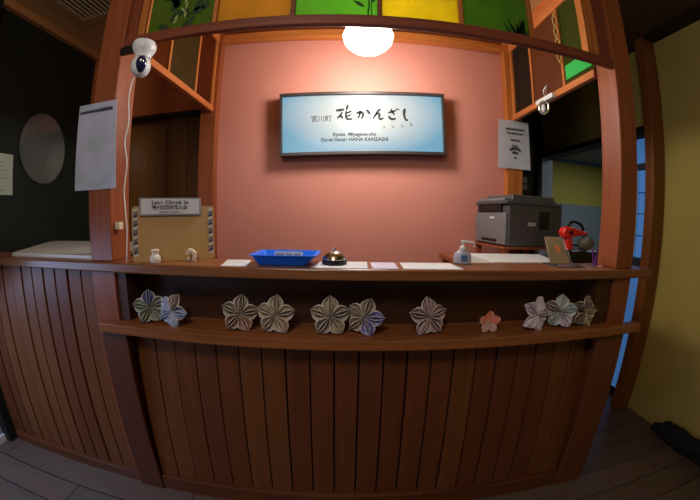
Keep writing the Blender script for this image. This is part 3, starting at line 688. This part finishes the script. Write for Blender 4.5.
bm = bmesh.new(); tube(bm, [(1.155, 1.337, -.042), (1.155, 1.34, -.042)], .012, 16); obj('knob', bm, black_pl, rd)
gp = thing('grey_pouch', (1.29, 1.36, -.134), 'crumpled grey cloth pouch beside the red tape dispenser', 'pouch')
bm = bmesh.new(); ball(bm, (1.265, 1.345, -.096), .055, .03, .037)
for v in bm.verts: v.co += Vector((random.uniform(-1, 1), random.uniform(-1, 1), random.uniform(-1, 1)))*.003
obj('bag', bm, mat('grey_cloth', srgb(112, 116, 104), .9, noise=.3, nscale=20), gp, smooth=True)
bm = bmesh.new(); tube(bm, smooth_path([(1.235, 1.345, -.066), (1.25, 1.34, -.060), (1.27, 1.34, -.062)]), .004, 8); obj('tie', bm, black_pl, gp, smooth=True)
# switch plate
sw = thing('switch_plate', (1.25, 1.955, .22), 'small white four gang switch plate beside the rear right post', 'switch')
bm = bmesh.new(); box(bm, 1.205, 1.285, 1.985, 1.995, .225, .325, .003); obj('plate', bm, mat('switch_dark', srgb(50, 50, 48), .5), sw)
for i in range(2):
    for j in range(2):
        obj('rocker', bx(1.210+i*.038, 1.240+i*.038, 1.975, 1.985, .230+j*.048, .270+j*.048), mat('switch_grey', srgb(120, 116, 104), .5) if i+j == 0 else MATS['switch_grey'], sw)
struct('trim_9', bx(1.196, 1.34, 1.996, 2.03, -1.3, ZC-.001), mat('dark_jamb', srgb(34, 30, 20), .7))

# ------------------------------------------------------------------ security cameras
cm = thing('security_camera', (-.79, 1.0, .52), 'white pan and tilt security camera hanging under the lintel by the left post', 'camera')
CX, CY = -.772, .968
bm = bmesh.new(); lathe(bm, [(.030, .664), (.041, .661), (.046, .648), (.045, .634), (.038, .620), (.031, .608), (.030, .596)], (CX, CY, 0), 36); obj('base', bm, white_pl, cm, smooth=True)
bm = bmesh.new(); ball(bm, (CX-.005, CY, .565), .038, .037, .045, 32); obj('head', bm, white_pl, cm, smooth=True)
fd_ = Vector((.62, -.74, -.22)).normalized()
q = fd_.to_track_quat('Z', 'Y').to_matrix()
bm = bmesh.new(); ball(bm, Vector((CX-.005, CY, .568))+fd_*.0265, .021, .034, .0165, 24, M=q)
obj('lens_face', bm, mat('navy_gloss', srgb(18, 20, 70), .08, coat=1), cm, smooth=True)
bm = bmesh.new(); ball(bm, Vector((CX-.005, CY, .578))+fd_*.044, .008, .008, .003, 16, M=q); obj('lens', bm, chrome, cm, smooth=True)
bm = bmesh.new(); box(bm, -.905, -.83, .985, .999, .645, .676); obj('bracket', bm, black_pl, cm)
bm = bmesh.new(); tube(bm, smooth_path([(-.806, .985, .545), (-.826, .990, .52), (-.834, .990, .45), (-.826, .993, .36), (-.836, .990, .28), (-.823, .992, .20), (-.832, .990, .10), (-.822, .985, .02), (-.818, .985, -.06), (-.832, .99, -.172)]), .0024, 8)
cd = tag(obj('camera_cable', bm, white_pl, smooth=True), 'thin white cable hanging down beside the left post', 'cable')
bm = bmesh.new(); box(bm, -.915+.006, -.885, 1.02, 1.045, -.05, -.02, .003); tag(obj('cable_clip', bm, cream), 'tiny cream clip on the left post beside the kraft folder', 'clip')

ck = thing('clip_camera', (1.10, 1.49, .585), 'small silver clip camera with ring shaped face on the right side rail', 'camera')
bm = bmesh.new(); box(bm, 1.085, 1.114, 1.41, 1.57, .685, .712, .004); obj('clamp', bm, white_pl, ck, smooth=True)
bm = bmesh.new()
ctr = Vector((1.085, 1.49, .648)); q2 = Vector((-.7, -.7, -.1)).normalized().to_track_quat('Z', 'Y').to_matrix()
ring = [ctr+q2 @ Vector((.027*math.cos(2*PI*k/32), .036*math.sin(2*PI*k/32), 0)) for k in range(33)]
tube(bm, ring, .006, 10); obj('ring', bm, chrome, ck, smooth=True)
bm = bmesh.new(); ball(bm, ctr+Vector((.006, .012, 0)), .015, .015, .027, 20); obj('pod', bm, white_pl, ck, smooth=True)
bm = bmesh.new(); tube(bm, smooth_path([(1.10, 1.49, .712), (1.095, 1.50, .75), (1.10, 1.47, .775), (1.095, 1.48, .74), (1.10, 1.46, .715)]), .0025, 8); obj('wire', bm, steel, ck, smooth=True)

# hanging straw cord seen through the open front bay
bm = bmesh.new()
for k in range(2):
    tube(bm, [(1.10+.012*math.sin(i*.9+k*PI), 1.335+.012*math.cos(i*.9+k*PI), 1.17-i*.021) for i in range(16)], .003, 6)
tag(obj('twisted_cord', bm, mat('straw_cord', srgb(190, 165, 95), .8), smooth=True), 'twisted straw cord hanging inside the upper right corner of the booth', 'cord')

# black bag on floor by right wall
bm = bmesh.new()
pts = [(2.035, 1.16, -1.262), (2.03, 1.08, -1.235), (2.03, .98, -1.225), (2.02, .88, -1.222), (2.03, .78, -1.21), (2.02, .66, -1.215), (2.02, .5, -1.22)]
tube(bm, smooth_path(pts, 5), [.03]*5+[.06]*5+[.063]*5+[.06]*5+[.068]*5+[.066]*6, 14)
for v in bm.verts:
    v.co += Vector((random.uniform(-1, 1), random.uniform(-1, 1), random.uniform(-1, 1)))*.007
    v.co.z = max(v.co.z, -1.299); v.co.x = min(v.co.x, 2.095)
tag(obj('black_bag', bm, mat('black_cloth', srgb(24, 24, 26), .9), smooth=True), 'crumpled black cloth bag lying on the floor along the yellow wall', 'bag')
bm = bmesh.new(); 

# ------------------------------------------------------------------ folded paper flowers
def petal(bm, ang, r, wid, M, flap=True):
    """one folded petal: a pointed cone, open to the front, with two pleats folded inward"""
    n = 9; A = Matrix.Rotation(ang, 3, 'Y')
    def P(x, y, z): return M @ (A @ Vector((x, y, z)))
    def prof(t): return wid*(math.sin(PI*min(1, t)**1.30))**1.0 if t < 1 else 0
    def strip(cols, edge=()):      # cols: list of functions t -> (x, y)
        g = []
        for i in range(n+1):
            t = .03+.97*i/n; g.append([bm.verts.new(P(fx(t)[0], fx(t)[1], t*r)) for fx in cols])
        for i in range(n):
            for j in range(len(cols)-1): bm.faces.new((g[i][j], g[i][j+1], g[i+1][j+1], g[i+1][j])).material_index = 1 if j in edge else 0
    fr = lambda t: -.010-.012*math.sin(PI*min(1, t))+.010*t     # rim depth toward the viewer
    for s_ in (-1, 1):
        strip([lambda t: (0, .014*(1-t)+.002), lambda t: (s_*prof(t)*.62, fr(t)*.35+.006), lambda t: (s_*(prof(t)+.0004), fr(t)), lambda t: (s_*prof(t)*.88, fr(t)-.0016),
               lambda t: (s_*prof(t)*.62*(1 if t < .9 else .9), fr(t)+.016*min(1, 1.6*(1-t)))], (2,))
        m_ = lambda t: max(0, 1-t/.72)
        strip([lambda t: (s_*prof(min(t, .72))*.60*m_(t*.72)**.4*.9, .006), lambda t: (s_*prof(t*.72)*.44*m_(t*.72)**.5, fr(t*.72)-.003), lambda t: (s_*prof(t*.72)*.33*m_(t*.72)**.5, fr(t*.72)-.003),
               lambda t: (s_*prof(t*.72)*.12*m_(t*.72)**.5, .008)], (1,)) if flap else None
def pm_(name, a, b=None, sc_=28):
    m = bpy.data.materials.new(name); m.use_nodes = True; nt = m.node_tree; bb = nt.nodes['Principled BSDF']
    tc = nt.nodes.new('ShaderNodeTexCoord'); n = nt.nodes.new('ShaderNodeTexVoronoi'); n.inputs['Scale'].default_value = sc_*2.2
    cr = nt.nodes.new('ShaderNodeValToRGB'); e = cr.color_ramp.elements; e[0].position = .25; e[0].color = b or a; e[1].position = .55; e[1].color = a
    nt.links.new(tc.outputs['Object'], n.inputs['Vector']); nt.links.new(n.outputs['Distance'], cr.inputs['Fac']); nt.links.new(cr.outputs['Color'], bb.inputs['Base Color']); bb.inputs['Roughness'].default_value = .8
    return m
P_ = {'peach': pm_('paper_peach', srgb(213, 178, 164), srgb(212, 156, 142)), 'sage': pm_('paper_sage', srgb(177, 190, 177), srgb(134, 150, 142)), 'blue': pm_('paper_blue', srgb(120, 136, 187), srgb(84, 96, 148)), 'pale': pm_('paper_pale', srgb(205, 217, 237), srgb(158, 174, 214)),
      'navy': pm_('paper_navy', srgb(184, 196, 228), srgb(65, 73, 117)), 'taupe': pm_('paper_taupe', srgb(191, 176, 164), srgb(143, 129, 121)), 'beige': pm_('paper_beige', srgb(212, 196, 175), srgb(168, 148, 132)),
      'rose': pm_('paper_rose', srgb(204, 168, 156), srgb(163, 123, 117)), 'mauve': pm_('paper_mauve', srgb(196, 168, 167), srgb(162, 133, 134)), 'violet': pm_('paper_violet', srgb(147, 140, 196), srgb(197, 193, 224)),
      'coral': pm_('paper_coral', srgb(245, 137, 114), srgb(231, 196, 175)), 'white': pm_('paper_white', srgb(236, 226, 232), srgb(207, 187, 203)), 'mint': pm_('paper_mint', srgb(223, 231, 224), srgb(167, 174, 174)),
      'umber': pm_('paper_umber', srgb(105, 78, 71), srgb(185, 161, 114)), 'gold': pm_('paper_gold', srgb(225, 205, 149), srgb(69, 54, 50))}
EDGE = mat('pale_fold_edge', srgb(222, 214, 200), .8)
FL = [  # x, y, z centre, radius, spin, yaw, pitch, colours, label
 (-.765, 1.025, -.352, .070, -4, 26, 12, ('blue', 'sage', 'sage', 'sage', 'sage'), 'grey green folded paper flower with one blue top petal, first from the left'),
 (-.652, 1.015, -.355, .070, 22, -12, 8, ('mauve', 'navy', 'pale', 'pale', 'pale'), 'pale blue folded paper flower turned sideways beside the blue topped one'),
 (-.380, 1.02, -.352, .071, 8, 10, 12, ('taupe', 'taupe', 'rose', 'rose', 'taupe'), 'taupe and rose folded paper flower below the sheet left of the blue tray'),
 (-.246, 1.02, -.351, .074, 2, -4, 12, ('beige',)*5, 'plain beige folded paper flower below the blue tray'),
 (-.052, 1.02, -.350, .074, 0, 0, 12, ('beige', 'taupe', 'beige', 'taupe', 'beige'), 'beige and taupe folded paper flower below the service bell'),
 (.072, 1.02, -.352, .071, 14, -20, 10, ('taupe', 'violet', 'violet', 'beige', 'taupe'), 'taupe folded paper flower with violet petals on its right'),
 (.298, 1.02, -.351, .073, -4, 8, 12, ('mauve',)*5, 'mauve pink folded paper flower standing alone at the shelf middle'),
 (.735, 1.01, -.352, .072, 20, 14, 6, ('white',)*5, 'pinkish white folded paper flower between the coral blossom and the pale mint flower'),
 (.868, 1.02, -.350, .072, 2, -28, 12, ('mint', 'mint', 'white', 'mint', 'taupe'), 'pale mint folded paper flower near the right end of the shelf'),
 (.985, 1.01, -.354, .068, 14, 2, 6, ('umber', 'gold', 'gold', 'umber', 'umber'), 'dark brown and gold folded paper flower at the right end of the shelf'),
]
for x, y, z, r, spin, yaw, pitch, cs, lab in FL:
    t = thing('folded_paper_flower', (x, y, -.413), lab, 'paper flower', 'folded paper flowers on the display shelf')
    M = Matrix.Rotation(R(yaw), 3, 'Z') @ Matrix.Rotation(R(-pitch), 3, 'X')
    for k in range(5):
        bm = bmesh.new(); petal(bm, R(72*k+spin), r*1.0, r*.39, M)
        for v in bm.verts: v.co += Vector((x, y, z))
        obj('petal', bm, [P_[cs[k]], EDGE], t)
# small flat blossom
t = thing('small_blossom', (.533, 1.0, -.413), 'small coral pink five petal blossom, smallest on the display shelf', 'paper flower')
for k in range(5):
    bm = bmesh.new(); a0 = R(72*k); A = Matrix.Rotation(a0, 3, 'Y')
    pr_ = [(-.003, .003), (-.011, .014), (-.0165, .026), (-.014, .035), (-.006, .042), (0, .045), (.006, .042), (.014, .035), (.0165, .026), (.011, .014), (.003, .003)]
    prism(bm, [A @ Vector((u, -.004-.2*w, w))+Vector((.533, 1.01, -.372)) for u, w in pr_], (0, .003, 0)); obj('petal', bm, P_['coral'] if k in (0, 1, 4) else P_['peach'], t)
bm = bmesh.new(); ball(bm, (.533, 1.0, -.372), .006, .004, .006, 12); obj('centre', bm, P_['rose'], t, smooth=True)

# ------------------------------------------------------------------ lights
def area(name, loc, rot, sx, sy, power, col):
    l = bpy.data.lights.new(name, 'AREA'); l.shape = 'RECTANGLE'; l.size = sx; l.size_y = sy; l.energy = power; l.color = col
    o = bpy.data.objects.new(name, l); COL.objects.link(o); o.location = W(loc); o.rotation_euler = rot; return o
def point(name, loc, power, col, size):
    l = bpy.data.lights.new(name, 'POINT'); l.energy = power; l.color = col; l.shadow_soft_size = size
    o = bpy.data.objects.new(name, l); COL.objects.link(o); o.location = W(loc); return o
point('booth_bulb', (LX, LY, .79), 16, (1, .94, .84), .1)
point('lobby_fill', (-.35, -.45, 1.0), 17, (1, .95, .88), .18)  # added fill behind the camera for ceiling and counter front, no lamp seen there
area('daylight_from_entrance', (XL+.03, .25, -.45), (0, R(-36), 0), .8, .9, 9, (.42, .6, 1))
area('side_room_daylight', (3.4, 2.6, 1.0), (0, 0, 0), 1.2, 1.2, 9, (.72, .86, 1))
w = bpy.data.worlds.new('world'); sc.world = w; w.use_nodes = True
w.node_tree.nodes['Background'].inputs[0].default_value = (.5, .6, .8, 1); w.node_tree.nodes['Background'].inputs[1].default_value = .05

# ------------------------------------------------------------------ camera (the photo's ultra wide action camera lens)
cam = bpy.data.cameras.new('camera'); co = bpy.data.objects.new('camera', cam); COL.objects.link(co); sc.camera = co
cam.sensor_width = 36; cam.sensor_fit = 'HORIZONTAL'; cam.clip_start = .01
F = 303.145*36/700
import numpy as np
_r = np.linspace(0, 24, 400); _t = 2*np.arctan(_r/(2*F))
_A = np.stack([_r, _r**2, _r**3, _r**4], 1); _c = np.linalg.lstsq(_A, _t, rcond=None)[0]
cam.type = 'PANO'; cam.panorama_type = 'FISHEYE_LENS_POLYNOMIAL'; cam.fisheye_fov = R(175)
cam.fisheye_polynomial_k0 = 0
cam.fisheye_polynomial_k1, cam.fisheye_polynomial_k2, cam.fisheye_polynomial_k3, cam.fisheye_polynomial_k4 = [-float(v) for v in _c]
def rotm(p, y, r):
    B = Matrix(((1, 0, 0), (0, 0, 1), (0, 1, 0)))
    return Matrix.Rotation(y, 3, 'Z') @ Matrix.Rotation(p, 3, 'X') @ B @ Matrix.Rotation(r, 3, 'Z')
Mx = rotm(R(-6.41674), R(-.74763), R(1.02158))
rt, up, fw = Mx.col[0], Mx.col[1], Mx.col[2]
co.matrix_world = Matrix(((rt[0], up[0], -fw[0], 0), (rt[1], up[1], -fw[1], 0), (rt[2], up[2], -fw[2], H0*K), (0, 0, 0, 1)))

vs_ = sc.view_settings; vs_.view_transform = 'Standard'; vs_.look = 'None'; vs_.gamma = 1; vs_.use_curve_mapping = False; vs_.exposure = .5
